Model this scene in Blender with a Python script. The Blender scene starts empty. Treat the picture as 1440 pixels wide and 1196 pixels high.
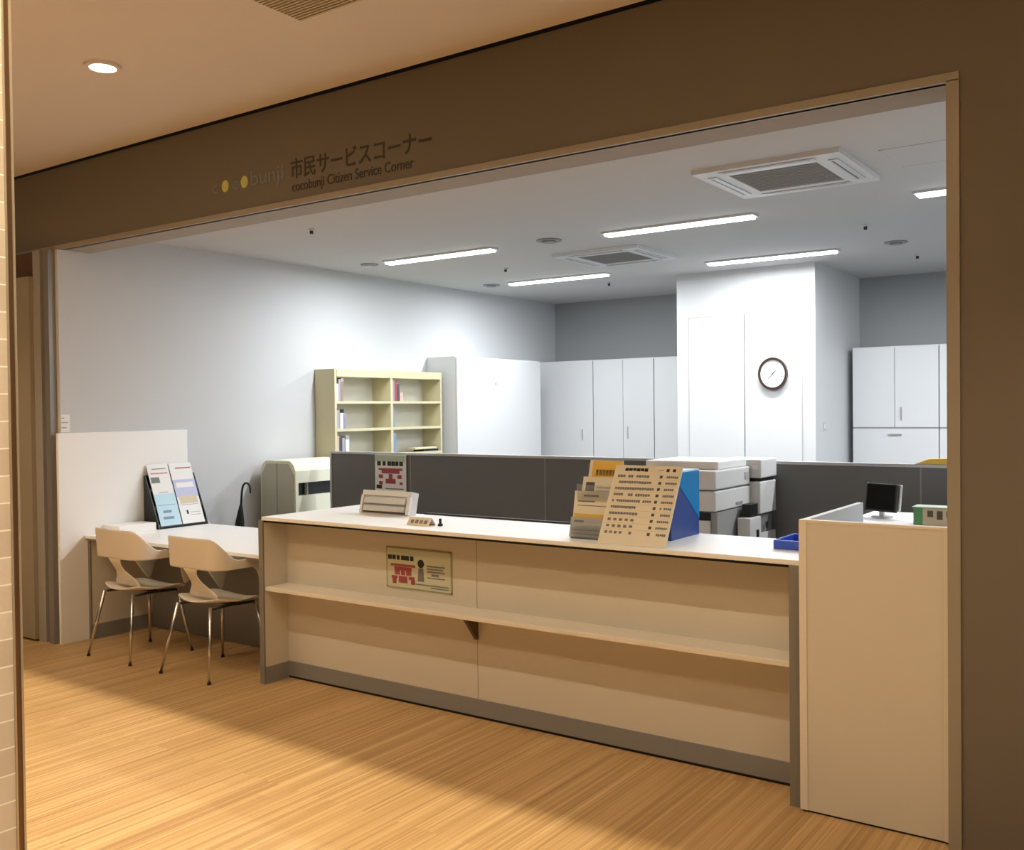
import bpy, bmesh, math, random
from mathutils import Matrix, Vector
random.seed(7)
C = bpy.context.scene.collection
sc = bpy.context.scene

# ------------------------------------------------------------------ camera
cam_d = bpy.data.cameras.new('camera'); cam = bpy.data.objects.new('camera', cam_d); C.objects.link(cam)
YAW, PIT, ROL, H = 0.6131, 0.0161, 0.0110, 1.55
cam_d.sensor_width = 36.0; cam_d.lens = 1365.7 / 1440 * 36.0
cam_d.clip_start = 0.05; cam_d.clip_end = 100
RX = ((0.817920611, 0.575225965, -0.0109983526), (-0.000266701002, 0.0194956465, 0.999809906), (-0.575331038, 0.817762196, -0.0160993045))
m = Matrix(((RX[0][0], RX[1][0], -RX[2][0], 0), (RX[0][1], RX[1][1], -RX[2][1], 0), (RX[0][2], RX[1][2], -RX[2][2], H), (0, 0, 0, 1)))
cam.matrix_world = m
sc.camera = cam
# ------------------------------------------------------------------ view, world, lights
sc.view_settings.view_transform = 'Standard'; sc.view_settings.look = 'None'
sc.view_settings.gamma = 1.0; sc.view_settings.exposure = 0.0; sc.view_settings.use_curve_mapping = False
w = bpy.data.worlds.new('world'); sc.world = w; w.use_nodes = True
w.node_tree.nodes['Background'].inputs[0].default_value = (1.0, .84, .66, 1); w.node_tree.nodes['Background'].inputs[1].default_value = 0.075

def lamp(name, kind, loc, energy, color, rot=(0, 0, 0), **kw):
    d = bpy.data.lights.new(name, kind); d.energy = energy; d.color = color
    for k, v in kw.items(): setattr(d, k, v)
    o = bpy.data.objects.new(name, d); C.objects.link(o); o.location = loc; o.rotation_euler = rot
    return o
WARM = (1.0, .86, .62)
COOL = (.94, .975, 1.0)
# corridor: a row of narrow downlights, the one in view, and an added, unseen slot light for the straight floor edge
for x in (-6.6, -5.2, -3.8, -2.4, -1.0, 0.4):
    lamp('corridor_spot', 'SPOT', (x, 2.0, 3.19), 46, WARM, (0, 0, 0), spot_size=math.radians(112), spot_blend=.6, shadow_soft_size=.02)
lamp('downlight_lamp', 'SPOT', (-4.25, 2.73, 3.185), 9, WARM, (0, 0, 0), spot_size=math.radians(100), spot_blend=.6, shadow_soft_size=.04)
lamp('added_slot_lamp', 'AREA', (-3.2, .9, 3.52), 310, WARM, (0, 0, 0), shape='RECTANGLE', size=9.0, size_y=.012)
# office: LED strips
STRIPS = [(x, y) for y in (6.07, 7.85) for x in (-4.975, -2.885, -.79, 1.3)]
for (x, y) in STRIPS:
    lamp('strip_lamp', 'AREA', (x, y, 2.765), 41, COOL, (0, 0, 0), shape='RECTANGLE', size=1.08, size_y=.07)

# ------------------------------------------------------------------ materials
def S(r, g, b):
    f = lambda c: (c/255)/12.92 if c/255 <= .04045 else ((c/255+.055)/1.055)**2.4
    return (f(r), f(g), f(b), 1)
def mat(name, col, rough=.5, metal=0.0, emit=None, es=0, var=0.0, scale=40, bump=0.0, alpha=None, spec=None, trans=0):
    M_ = bpy.data.materials.new(name); M_.use_nodes = True; nt = M_.node_tree; b = nt.nodes['Principled BSDF']
    b.inputs['Base Color'].default_value = col; b.inputs['Roughness'].default_value = rough; b.inputs['Metallic'].default_value = metal
    if spec is not None: b.inputs['Specular IOR Level'].default_value = spec
    if emit: b.inputs['Emission Color'].default_value = emit; b.inputs['Emission Strength'].default_value = es
    if trans: b.inputs['Transmission Weight'].default_value = trans; b.inputs['IOR'].default_value = 1.45
    if var or bump:
        tc = nt.nodes.new('ShaderNodeTexCoord'); n = nt.nodes.new('ShaderNodeTexNoise'); n.inputs['Scale'].default_value = scale; n.inputs['Detail'].default_value = 4
        nt.links.new(tc.outputs['Object'], n.inputs['Vector'])
        if var:
            mx = nt.nodes.new('ShaderNodeMix'); mx.data_type = 'RGBA'
            mx.inputs[6].default_value = tuple(c*(1-var) for c in col[:3])+(1,); mx.inputs[7].default_value = tuple(min(1, c*(1+var)) for c in col[:3])+(1,)
            nt.links.new(n.outputs['Fac'], mx.inputs[0]); nt.links.new(mx.outputs[2], b.inputs['Base Color'])
        if bump:
            bp = nt.nodes.new('ShaderNodeBump'); bp.inputs['Strength'].default_value = bump; bp.inputs['Distance'].default_value = .002
            nt.links.new(n.outputs['Fac'], bp.inputs['Height']); nt.links.new(bp.outputs['Normal'], b.inputs['Normal'])
    return M_
def L(v, a=None, b=None): return (v, v if a is None else a, v if b is None else b, 1)

def wood_floor():
    M_ = bpy.data.materials.new('strip_wood_floor'); M_.use_nodes = True; nt = M_.node_tree; b = nt.nodes['Principled BSDF']
    tc = nt.nodes.new('ShaderNodeTexCoord'); mp = nt.nodes.new('ShaderNodeMapping'); mp.inputs['Rotation'].default_value = (0, 0, math.pi/2)
    nt.links.new(tc.outputs['Object'], mp.inputs['Vector'])
    br = nt.nodes.new('ShaderNodeTexBrick'); br.offset = .37; br.offset_frequency = 3
    br.inputs['Scale'].default_value = 1; br.inputs['Brick Width'].default_value = 2.6; br.inputs['Row Height'].default_value = .076
    br.inputs['Mortar Size'].default_value = .0007; br.inputs['Mortar Smooth'].default_value = .3
    br.inputs['Color1'].default_value = (.52, .52, .52, 1); br.inputs['Color2'].default_value = (.72, .72, .72, 1); br.inputs['Mortar'].default_value = (.25, .25, .25, 1)
    nt.links.new(mp.outputs[0], br.inputs['Vector'])
    b2 = nt.nodes.new('ShaderNodeTexBrick'); b2.offset = .43; b2.offset_frequency = 2
    b2.inputs['Scale'].default_value = 1; b2.inputs['Brick Width'].default_value = 1.9; b2.inputs['Row Height'].default_value = .0152
    b2.inputs['Mortar Size'].default_value = 0.0; b2.inputs['Color1'].default_value = (.40, .40, .40, 1); b2.inputs['Color2'].default_value = (.85, .85, .85, 1)
    nt.links.new(mp.outputs[0], b2.inputs['Vector'])
    mp2 = nt.nodes.new('ShaderNodeMapping'); mp2.inputs['Scale'].default_value = (110, .8, 1); nt.links.new(tc.outputs['Object'], mp2.inputs['Vector'])
    n = nt.nodes.new('ShaderNodeTexNoise'); n.inputs['Scale'].default_value = 1; n.inputs['Detail'].default_value = 5; nt.links.new(mp2.outputs[0], n.inputs['Vector'])
    a1 = nt.nodes.new('ShaderNodeMix'); a1.data_type = 'RGBA'; a1.inputs[0].default_value = .55
    nt.links.new(br.outputs['Color'], a1.inputs[6]); nt.links.new(b2.outputs['Color'], a1.inputs[7])
    a2 = nt.nodes.new('ShaderNodeMix'); a2.data_type = 'RGBA'; a2.inputs[0].default_value = .5
    nt.links.new(a1.outputs[2], a2.inputs[6]); nt.links.new(n.outputs['Fac'], a2.inputs[7])
    cr = nt.nodes.new('ShaderNodeValToRGB'); e = cr.color_ramp.elements
    e[0].position = .34; e[0].color = (.26, .135, .052, 1); e[1].position = .78; e[1].color = (.76, .54, .28, 1)
    md = cr.color_ramp.elements.new(.56); md.color = (.52, .325, .145, 1)
    nt.links.new(a2.outputs[2], cr.inputs[0]); nt.links.new(cr.outputs[0], b.inputs['Base Color'])
    b.inputs['Roughness'].default_value = .42; b.inputs['Specular IOR Level'].default_value = .35
    return M_
def tile_wall():
    M_ = bpy.data.materials.new('stone_tile'); M_.use_nodes = True; nt = M_.node_tree; b = nt.nodes['Principled BSDF']
    tc = nt.nodes.new('ShaderNodeTexCoord'); sp = nt.nodes.new('ShaderNodeSeparateXYZ'); cb = nt.nodes.new('ShaderNodeCombineXYZ')
    nt.links.new(tc.outputs['Object'], sp.inputs[0]); nt.links.new(sp.outputs[1], cb.inputs[0]); nt.links.new(sp.outputs[2], cb.inputs[1])
    br = nt.nodes.new('ShaderNodeTexBrick'); br.inputs['Scale'].default_value = 1; br.inputs['Brick Width'].default_value = .30; br.inputs['Row Height'].default_value = .073
    br.inputs['Mortar Size'].default_value = .0022; br.inputs['Color1'].default_value = (.62, .53, .43, 1); br.inputs['Color2'].default_value = (.52, .43, .34, 1); br.inputs['Mortar'].default_value = (.85, .78, .68, 1)
    nt.links.new(cb.outputs[0], br.inputs['Vector']); nt.links.new(br.outputs['Color'], b.inputs['Base Color'])
    n = nt.nodes.new('ShaderNodeTexNoise'); n.inputs['Scale'].default_value = 30; nt.links.new(tc.outputs['Object'], n.inputs['Vector'])
    bp = nt.nodes.new('ShaderNodeBump'); bp.inputs['Strength'].default_value = .4; bp.inputs['Distance'].default_value = .004
    nt.links.new(n.outputs['Fac'], bp.inputs['Height']); nt.links.new(bp.outputs[0], b.inputs['Normal']); b.inputs['Roughness'].default_value = .7
    return M_
M = dict(
    floor=wood_floor(), tile=tile_wall(),
    carpet=mat('grey_carpet_tile', L(.13, .135, .14), .95, var=.1, scale=200),
    corr_ceil=mat('corridor_ceiling_paint', L(.80, .73, .67), .9, var=.02, scale=3),
    lintel=mat('taupe_wallcovering', L(.18, .155, .12), .75, var=.04, scale=220, bump=.15),
    trim=mat('beige_metal_trim', L(.34, .30, .235), .45),
    soffit=mat('soffit_panel', L(.36, .33, .29), .7, var=.03, scale=20),
    office_ceil=mat('rock_wool_ceiling', L(.58, .575, .57), .95, var=.03, scale=260, bump=.2),
    wall=mat('white_wallpaper', L(.61, .625, .64), .9, var=.015, scale=160, bump=.1),
    wallg=mat('darker_wallpaper', L(.35, .36, .365), .9, var=.015, scale=160, bump=.1),  # back wall, darker than the other walls
    cabinet=mat('white_painted_steel', L(.66, .67, .68), .45),
    seam=mat('dark_joint', L(.30, .30, .31), .8),
    steel=mat('satin_steel', L(.55, .55, .56), .35, .8),
    counter=mat('cream_laminate', L(.70, .645, .55), .45, var=.012, scale=60),
    white_top=mat('white_laminate_top', L(.93, .925, .915), .35),
    cream_edge=mat('cream_edge_band', L(.82, .75, .65), .45),
    grey_edge=mat('grey_edge_band', L(.22, .205, .18), .5),
    kick=mat('grey_kick_plate', L(.26, .25, .24), .55),
    dark=mat('dark_gap_and_shadow', L(.012), .8), black=mat('black_plastic', L(.012), .35), blackf=mat('black_fabric', L(.01), .8, bump=.4, scale=80),
    bracket=mat('brown_bracket', L(.12, .085, .055), .5),
    partition=mat('grey_partition_fabric', L(.165, .168, .172), .85, var=.08, scale=300, bump=.3),
    ptrim=mat('silver_partition_cap', L(.55, .56, .57), .4, .2),
    shelf=mat('ivory_steel_shelf', L(.62, .57, .37), .5),
    shelf_back=mat('ivory_steel_back', L(.66, .65, .58), .6),
    truckc=mat('cream_truck_top', L(.78, .77, .62), .5), truckg=mat('olive_grey_panel', L(.46, .47, .38), .55),
    chair=mat('cream_chair_shell', L(.76, .68, .57), .38), chrome=mat('chrome', L(.62, .61, .60), .25, 1.0),
    copier=mat('office_machine_white', L(.70, .70, .69), .5), copierg=mat('office_machine_grey', L(.33, .33, .32), .5),
    jamb=mat('brushed_aluminium', L(.42, .40, .37), .35, .2), jambd=mat('grey_steel_jamb', L(.30, .285, .26), .4, .4),
    door=mat('taupe_door', L(.34, .29, .215), .5), bronze=mat('bronze_trim', L(.18, .10, .05), .35, .6), brass=mat('pale_trim_edge', L(.50, .43, .33), .3, .5),
    paper=mat('white_paper', L(.84, .84, .83), .7), ink=mat('black_ink', L(.02), .7), greyink=mat('grey_ink', L(.20), .7), softink=mat('pale_grey_ink', L(.45, .44, .43), .7),
    redink=mat('dark_red_ink', L(.36, .07, .08), .7), pinkink=mat('pink_ink', L(.62, .30, .30), .7), cream_paper=mat('cream_board_face', L(.80, .74, .60), .6),
    poster_paper=mat('pale_olive_paper', L(.62, .62, .46), .6),
    green=mat('green_print', L(.13, .36, .16), .6), palegreen=mat('pale_green_print', L(.50, .60, .48), .7), olive=mat('olive_border', L(.36, .36, .18), .7),
    yellow=mat('yellow_print', L(.80, .52, .10), .6), blue=mat('navy_blue_board', L(.035, .075, .28), .45), sky=mat('bright_blue_board', L(.0, .22, .55), .45),
    bluetray=mat('blue_plastic_tray', L(.03, .10, .62), .3, spec=.6), skyp=mat('pale_blue_print', L(.52, .74, .86), .7), lilac=mat('lilac_print', L(.55, .56, .78), .7), tan=mat('tan_print', L(.66, .58, .42), .7),
    logo=mat('grey_blue_sign_letters', L(.20, .225, .25), .5), logoy=mat('yellow_sign_dots', L(.62, .62, .16), .5), sign=mat('dark_sign_letters', L(.035, .026, .018), .5),
    led=mat('led_diffuser', L(.9), .5, emit=(.95, .98, 1, 1), es=9.0), lampe=mat('warm_lamp', L(.9), .5, emit=(1, .86, .62, 1), es=14.0),
    grille=mat('grille_grey', L(.24, .235, .23), .7), grilleb=mat('grille_brown', L(.17, .125, .08), .7), vent=mat('vent_grey', L(.30), .6),
    clockrim=mat('brown_wood_rim', L(.045, .018, .012), .35), clockface=mat('clock_face', L(.82, .85, .87), .5),
    acrylic=mat('clear_acrylic', L(.92, .95, .95), .08, spec=.5, trans=.9),
    b_white=mat('white_book', L(.75, .74, .70), .6), b_brown=mat('brown_book', L(.30, .22, .18), .6), b_pink=mat('pink_book', L(.60, .42, .38), .6), b_purple=mat('purple_grey_book', L(.30, .27, .34), .6),
    b_red=mat('red_book', L(.34, .06, .07), .6), b_dark=mat('dark_book', L(.07, .07, .08), .6), b_grey=mat('grey_book', L(.36, .37, .40), .6), b_blue=mat('steel_blue_book', L(.20, .27, .38), .6),
    screen=mat('dark_screen', L(.008), .15),
)

# ------------------------------------------------------------------ mesh helpers
class MB:
    def __init__(s): s.b = bmesh.new(); s.smooth = False
    def box(s, x0, y0, z0, x1, y1, z1):
        v = [s.b.verts.new(p) for p in ((x0, y0, z0), (x1, y0, z0), (x1, y1, z0), (x0, y1, z0), (x0, y0, z1), (x1, y0, z1), (x1, y1, z1), (x0, y1, z1))]
        for f in ((3, 2, 1, 0), (4, 5, 6, 7), (0, 1, 5, 4), (1, 2, 6, 5), (2, 3, 7, 6), (3, 0, 4, 7)): s.b.faces.new([v[i] for i in f])
        return s
    def prism(s, pts, axis, a0, a1):
        # pts: 2-D outline; axis 'x': (y,z), 'y': (x,z), 'z': (x,y)
        def P(p, a): return {'x': (a, p[0], p[1]), 'y': (p[0], a, p[1]), 'z': (p[0], p[1], a)}[axis]
        A = [s.b.verts.new(P(p, a0)) for p in pts]; B = [s.b.verts.new(P(p, a1)) for p in pts]
        s.b.faces.new(A[::-1]); s.b.faces.new(B); n = len(pts)
        for i in range(n): s.b.faces.new((A[i], A[(i+1) % n], B[(i+1) % n], B[i]))
        return s
    def tube(s, pts, r, seg=10):
        # pts polyline; r float or list
        pts = [Vector(p) for p in pts]; R_ = r if isinstance(r, (list, tuple)) else [r]*len(pts); rings = []
        for i, p in enumerate(pts):
            d = (pts[min(i+1, len(pts)-1)]-pts[max(i-1, 0)]).normalized()
            u = d.cross(Vector((0, 0, 1)));
            if u.length < .05: u = d.cross(Vector((0, 1, 0)))
            u.normalize(); v = d.cross(u)
            rings.append([s.b.verts.new(p+(u*math.cos(2*math.pi*k/seg)+v*math.sin(2*math.pi*k/seg))*R_[i]) for k in range(seg)])
        for a, b in zip(rings, rings[1:]):
            for k in range(seg): s.b.faces.new((a[k], a[(k+1) % seg], b[(k+1) % seg], b[k]))
        s.b.faces.new(rings[0][::-1]); s.b.faces.new(rings[-1]); s.smooth = True
        return s
    def cyl(s, c, r, h, axis='z', seg=32, ry=None):
        ry = ry or r; pts = [(math.cos(2*math.pi*k/seg), math.sin(2*math.pi*k/seg)) for k in range(seg)]
        if axis == 'z': s.prism([(c[0]+r*a, c[1]+ry*b) for a, b in pts], 'z', c[2], c[2]+h)
        if axis == 'y': s.prism([(c[0]+r*a, c[2]+ry*b) for a, b in pts], 'y', c[1], c[1]+h)
        if axis == 'x': s.prism([(c[1]+r*a, c[2]+ry*b) for a, b in pts], 'x', c[0], c[0]+h)
        return s
    def ring(s, c, r0, r1, h, axis='z', seg=40, q=1.0):
        V = []
        for k in range(seg):
            a = 2*math.pi*k/seg; row = []
            for (r, t) in ((r0, 0), (r1, 0), (r1, h), (r0, h)):
                u, v = r*math.cos(a), r*math.sin(a)*q
                row.append(s.b.verts.new((c[0]+u, c[1]+v, c[2]+t) if axis == 'z' else (c[0]+u, c[1]+t, c[2]+v)))
            V.append(row)
        for k in range(seg):
            a, b = V[k], V[(k+1) % seg]
            for j in range(4): s.b.faces.new((a[j], a[(j+1) % 4], b[(j+1) % 4], b[j]))
        return s
    def xf(s, M_): s.b.transform(M_); return s
    def build(s, name, m_, parent=None, bevel=0.0, sub=0, solid=0.0, origin=None):
        if parent is not None:
            o_ = Vector((0, 0, 0)); p = parent
            while p is not None: o_ += Vector(p.location); p = p.parent
            s.b.transform(Matrix.Translation(-o_))
        bmesh.ops.recalc_face_normals(s.b, faces=s.b.faces)
        loc = (0, 0, 0)
        if parent is None and origin != 0:
            xs = [v.co.x for v in s.b.verts]; ys = [v.co.y for v in s.b.verts]; zs = [v.co.z for v in s.b.verts]
            loc = ((min(xs)+max(xs))/2, (min(ys)+max(ys))/2, min(zs))
            s.b.transform(Matrix.Translation(-Vector(loc)))
        me = bpy.data.meshes.new(name); s.b.to_mesh(me); s.b.free()
        me.materials.append(m_)
        if s.smooth or sub:
            for p in me.polygons: p.use_smooth = True
        o = bpy.data.objects.new(name, me); C.objects.link(o); o.location = loc
        if parent is not None: o.parent = parent
        if solid: md = o.modifiers.new('thickness', 'SOLIDIFY'); md.thickness = solid; md.offset = 0
        if bevel: md = o.modifiers.new('edges', 'BEVEL'); md.width = bevel; md.segments = 2; md.limit_method = 'ANGLE'
        if sub: md = o.modifiers.new('smooth', 'SUBSURF'); md.levels = sub; md.render_levels = sub
        return o
def tag(o, label, cat, group=None, kind=None):
    o['label'] = label
    if cat: o['category'] = cat
    if group: o['group'] = group
    if kind: o['kind'] = kind
    return o
def thing(name, label, cat, loc=(0, 0, 0), group=None, rz=0):
    o = bpy.data.objects.new(name, None); C.objects.link(o); o.empty_display_size = .1
    o.location = loc; o.rotation_euler = (0, 0, rz); return tag(o, label, cat, group)
def struct(o): o['kind'] = 'structure'; return o
def sthing(name, loc): o = bpy.data.objects.new(name, None); C.objects.link(o); o.location = loc; o['kind'] = 'structure'; return o
def B(*a): return MB().box(*a)
def kids(o): return [c for c in bpy.data.objects if c.parent == o]
def copy_tree(o, parent=None):
    c = o.copy(); C.objects.link(c); c.parent = parent
    for ch in kids(o): copy_tree(ch, c)
    return c
def text_mesh(name, s, size, m_, parent, loc, rot, depth=.002, width=None, bold=0.0):
    cu = bpy.data.curves.new(name, 'FONT'); cu.body = s; cu.size = size; cu.extrude = depth/2; cu.offset = bold
    t = bpy.data.objects.new(name, cu); C.objects.link(t); bpy.context.view_layer.update()
    dg = bpy.context.evaluated_depsgraph_get(); me = bpy.data.meshes.new_from_object(t.evaluated_get(dg)); bpy.data.objects.remove(t)
    me.name = name; xs = [v.co.x for v in me.vertices]
    if width and xs:
        k = width/(max(xs)-min(xs))
        for v in me.vertices: v.co.x = (v.co.x-min(xs))*k
    me.materials.clear(); me.materials.append(m_)
    me.transform(Matrix.Translation(Vector(loc)) @ rot.to_4x4())
    o = bpy.data.objects.new(name, me); C.objects.link(o)
    if parent:
        p = Vector((0, 0, 0)); q = parent
        while q is not None: p += Vector(q.location); q = q.parent
        me.transform(Matrix.Translation(-p)); o.parent = parent
    return o
ROTF = Matrix(((1, 0, 0), (0, 0, -1), (0, 1, 0)))      # text standing up, facing -Y

# ------------------------------------------------------------------ room shell
struct(B(-9, -4, -.1, 4, 10, 0).build('floor', M['floor'], origin=0))
struct(B(-6.25, 4.27, 0, 2.45, 9.80, .003).build('floor', M['carpet']))
ce = sthing('ceiling', (-2.5, .9, 3.22))
B(-9, 1.084, 3.22, 4, 3.60, 3.235).build('ceiling_board', M['corr_ceil'], ce)
B(-9, -4, 3.22, 4, .716, 3.235).build('ceiling_board', M['corr_ceil'], ce)
MB().prism([(.60, 3.235), (.62, 3.235), (.62, 3.58), (1.18, 3.58), (1.18, 3.235), (1.20, 3.235), (1.20, 3.60), (.60, 3.60)], 'x', -9, 4).build('added_light_slot', M['corr_ceil'], ce)  # added recess out of view, shaped to cut the slot light straight
struct(B(-6.45, 3.84, 2.80, 2.6, 9.95, 2.95).build('ceiling', M['office_ceil']))
WF = 3.62
wf = sthing('wall_front', (0, WF, 0))
B(-9, WF, 2.664, 4, 3.84, 3.21).build('lintel', M['lintel'], wf)
B(-.66, WF, 0, 4, 3.84, 2.664).build('side_wall', M['lintel'], wf)
B(-.70, WF+.004, 0, -.66, 3.84, 2.664).build('jamb', M['trim'], wf)
B(-9, 3.66, 0, -6.41, 3.84, 2.664).build('left_wall', M['lintel'], wf)
B(-6.498, WF+.01, 2.660, -.70, 3.838, 2.664).build('soffit', M['soffit'], wf)
struct(B(-9, WF+.01, 3.21, 4, 3.84, 3.25).build('ceiling_shadow_strip', M['dark']))  # dark strip painted as the shadow line between beam and ceiling
t = sthing('trim_2', (-.68, WF, 0))
B(-.702, WF-.008, 0, -.66, WF+.03, 2.664).build('side_trim', M['trim'], t)
B(-8.5, WF-.008, 2.660, -.66, WF+.03, 2.690).build('head_trim', M['trim'], t)
struct(MB().prism([(3.60, 0), (9.95, 0), (9.95, 2.80), (3.84, 2.80), (3.84, 2.66), (3.60, 2.66)], 'x', -6.40, -6.25).build('wall_left', M['wall']))
struct(B(-6.40, 9.80, 0, 2.6, 9.95, 2.80).build('wall_back', M['wallg']))
struct(B(2.45, 3.84, 0, 2.6, 9.80, 2.80).build('wall_right', M['wall']))
struct(B(-.70, 3.84, 0, 2.45, 3.86, 2.80).build('wall_near', M['wall']))
# boxed-out closet with the clock
cl = sthing('wall_closet', (-3.35, 8.43, 0))
B(-4.01, 8.43, 0, -2.70, 9.80, 2.80).build('closet_wall', M['cabinet'], cl)
for n, (a, b) in enumerate(((-3.885, -3.345), (-3.339, -2.82))):
    d = sthing('door_%d' % (n+2), ((a+b)/2, 8.425, 0))
    B(a, 8.424, .02, b, 8.432, 2.385).build('door_panel', M['cabinet'], d)
    mb = MB(); mb.box(a-.006, 8.4235, 2.385, b+.006, 8.431, 2.393); mb.box(a-.006, 8.4235, .02, a, 8.431, 2.385); mb.box(b, 8.4235, .02, b+.006, 8.431, 2.385)
    mb.build('door_gap', M['softink'], d)
# near tiled wall at the left edge of the view
tw = sthing('wall_tile', (-2.68, .5, 0))
B(-2.78, -3.5, 0, -2.6, 1.352, 3.22).build('tiled_face', M['tile'], tw)
B(-2.79, 1.352, 0, -2.596, 1.357, 3.22).build('corner_bead', M['brass'], tw)
B(-2.79, 1.357, 0, -2.602, 1.373, 3.22).build('end_panel', M['bronze'], tw)
B(-2.79, 1.373, 0, -2.599, 1.379, 3.22).build('edge_strip', M['brass'], tw)
# left jamb of the opening and the steel door folded beside it
j = sthing('trim_3', (-6.36, 3.56, 0))
B(-6.345, 3.55, 0, -6.285, 3.60, 2.66).build('jamb_post', M['jambd'], j)
B(-6.385, 3.575, 0, -6.345, 3.60, 2.66).build('rubber_gap', M['dark'], j)
B(-6.475, 3.55, 0, -6.385, 3.60, 2.66).build('jamb_post', M['jamb'], j)
d = sthing('door_1', (-6.9, 3.55, 0))
B(-7.35, 3.52, .015, -6.475, 3.56, 2.49).build('door_leaf', M['door'], d)
B(-7.35, 3.56, 2.49, -6.475, 3.60, 2.66).build('head_shade_strip', M['bronze'], d)  # wall above the door; its shade is put into the dark colour
h_ = MB().box(-6.70, 3.508, .98, -6.665, 3.52, 1.12).build('handle_plate', M['bronze'], d)
MB().tube([(-6.682, 3.51, 1.08), (-6.682, 3.475, 1.08), (-6.76, 3.47, 1.08)], .009).build('lever', M['steel'], h_)
MB().cyl((-6.682, 3.50, 1.01), .012, .012, 'y').build('lock', M['steel'], h_)

# ------------------------------------------------------------------ sign on the lintel
g = thing('wall_sign', 'dark flat lettering and grey-blue logo with two yellow dots on the beam above the counter', 'sign', (-3.8, WF, 2.72))
ys = WF-.0015
text_mesh('service_name', '市民サービスコーナー', .115, M['sign'], g, (-3.985, ys, 2.812), ROTF, width=.985, bold=.0012)
text_mesh('english_name', 'cocobunji Citizen Service Corner', .075, M['sign'], g, (-3.975, ys, 2.735), ROTF, width=.86)
text_mesh('logo_letter', 'c', .10, M['logo'], g, (-4.640, ys, 2.812), ROTF, width=.05)
text_mesh('logo_letter', 'c', .10, M['logo'], g, (-4.462, ys, 2.812), ROTF, width=.05)
text_mesh('logo_letters', 'bunji', .12, M['logo'], g, (-4.305, ys, 2.812), ROTF, width=.265)
for x in (-4.529, -4.363):
    MB().cyl((x, ys-.001, 2.843), .030, .002, 'y', 24, .034).build('logo_dot', M['logoy'], g)

# ------------------------------------------------------------------ service counter
c = thing('service_counter', 'long cream service counter with white top and a low front shelf', 'counter', (-2.8, 3.9, 0))
MB().prism([(-4.335, 3.678), (-1.238, 3.678), (-1.238, 4.245), (-4.16, 4.245), (-4.16, 4.66), (-4.335, 4.66)], 'z', .936, .956).build('countertop', M['white_top'], c, bevel=.002)
B(-4.330, 3.690, .924, -1.280, 3.87, .936).build('shadow_strip', M['dark'], c)  # black strip put in for the shade under the countertop
for (a, b) in ((-4.330, -2.945), (-2.941, -1.280)):
    B(a, 3.862, .098, b, 3.885, .924).build('front_panel', M['counter'], c)
B(-2.945, 3.866, .098, -2.941, 3.88, .924).build('panel_joint', M['olive'], c)
B(-4.330, 3.855, .014, -1.280, 3.885, .098).build('kick_plate', M['kick'], c)
B(-4.330, 3.862, 0, -1.280, 3.885, .014).build('base_shadow_strip', M['dark'], c)  # black strip stands for the shadow line below the kick plate
e = B(-4.362, 3.690, 0, -4.330, 4.66, .936).build('end_panel', M['counter'], c)
B(-4.364, 3.680, 0, -4.328, 3.690, .936).build('edge_strip', M['grey_edge'], e)
B(-4.330, 3.690, 0, -4.326, 3.857, .095).build('kick_strip', M['kick'], e)
e = B(-1.280, 3.690, 0, -1.240, 4.245, .936).build('end_panel', M['counter'], c)
B(-1.285, 3.674, 0, -1.240, 3.690, .936).build('edge_strip', M['grey_edge'], e)
B(-4.328, 3.693, .532, -1.282, 3.862, .556).build('shelf', M['cream_edge'], c, bevel=.003)
MB().prism([(3.862, .532), (3.755, .532), (3.755, .522), (3.85, .40), (3.862, .40)], 'x', -2.955, -2.937).build('bracket', M['bracket'], c)
B(-4.33, 3.885, .08, -4.17, 4.65, .936).build('return_carcass', M['counter'], c)
B(-4.17, 4.20, .08, -1.280, 4.225, .80).build('staff_side_panel', M['counter'], c)
B(-3.6, 4.236, .956, -2.55, 4.250, .966).build('rear_dark_strip', M['black'], c)  # black strip laid along the counter's back

# poster on the counter front
P = thing('counter_poster', 'landscape green-bordered notice with red figures fixed to the counter front', 'poster', (-3.32, 3.86, .6))
B(-3.547, 3.858, .608, -3.097, 3.8615, .824).build('sheet', M['poster_paper'], P)
mb = MB()
for a in ((-3.547, .816, -3.097, .824), (-3.547, .608, -3.097, .614), (-3.547, .608, -3.541, .824), (-3.107, .608, -3.097, .824)): mb.box(a[0], 3.8565, a[1], a[2], 3.8582, a[3])
mb.build('border', M['olive'], P)
mb = MB()
for i, wd in enumerate((.03, .026, .022, .034, .026, .026)):
    mb.box(-3.535+i*.031, 3.8568, .758, -3.535+i*.031+wd*.9, 3.8582, .782)
mb.cyl((-3.306, 3.8568, .748), .022, .0014, 'y', 16, .022)
mb.build('heading', M['ink'], P)
mb = MB()
mb.prism([(-3.328, .655), (-3.284, .655), (-3.290, .724), (-3.322, .724)], 'y', 3.8568, 3.8582)
for k in range(3): mb.box(-3.265, 3.8568, .735-k*.014, -3.145-.01*(k % 2), 3.8582, .743-k*.014)
mb.box(-3.235, 3.8568, .688, -3.185, 3.8582, .70); mb.box(-3.262, 3.8568, .676, -3.145, 3.8582, .682)
for k in range(2): mb.box(-3.34+k*.1, 3.8568, .636-k*.012, -3.12, 3.8582, .642-k*.012)
mb.build('small_print', M['greyink'], P)
mb = MB()
for (x, z, a, b) in ((-3.43, .73, .085, .006), (-3.43, .712, .06, .01), (-3.47, .69, .018, .012), (-3.39, .69, .018, .012), (-3.43, .69, .014, .012), (-3.49, .665, .02, .008), (-3.37, .665, .02, .008), (-3.43, .655, .03, .018), (-3.49, .645, .014, .014), (-3.36, .645, .014, .012)):
    mb.box(x-a, 3.8568, z-b, x+a, 3.8582, z+b)
mb.build('red_figures', M['redink'], P)

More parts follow.
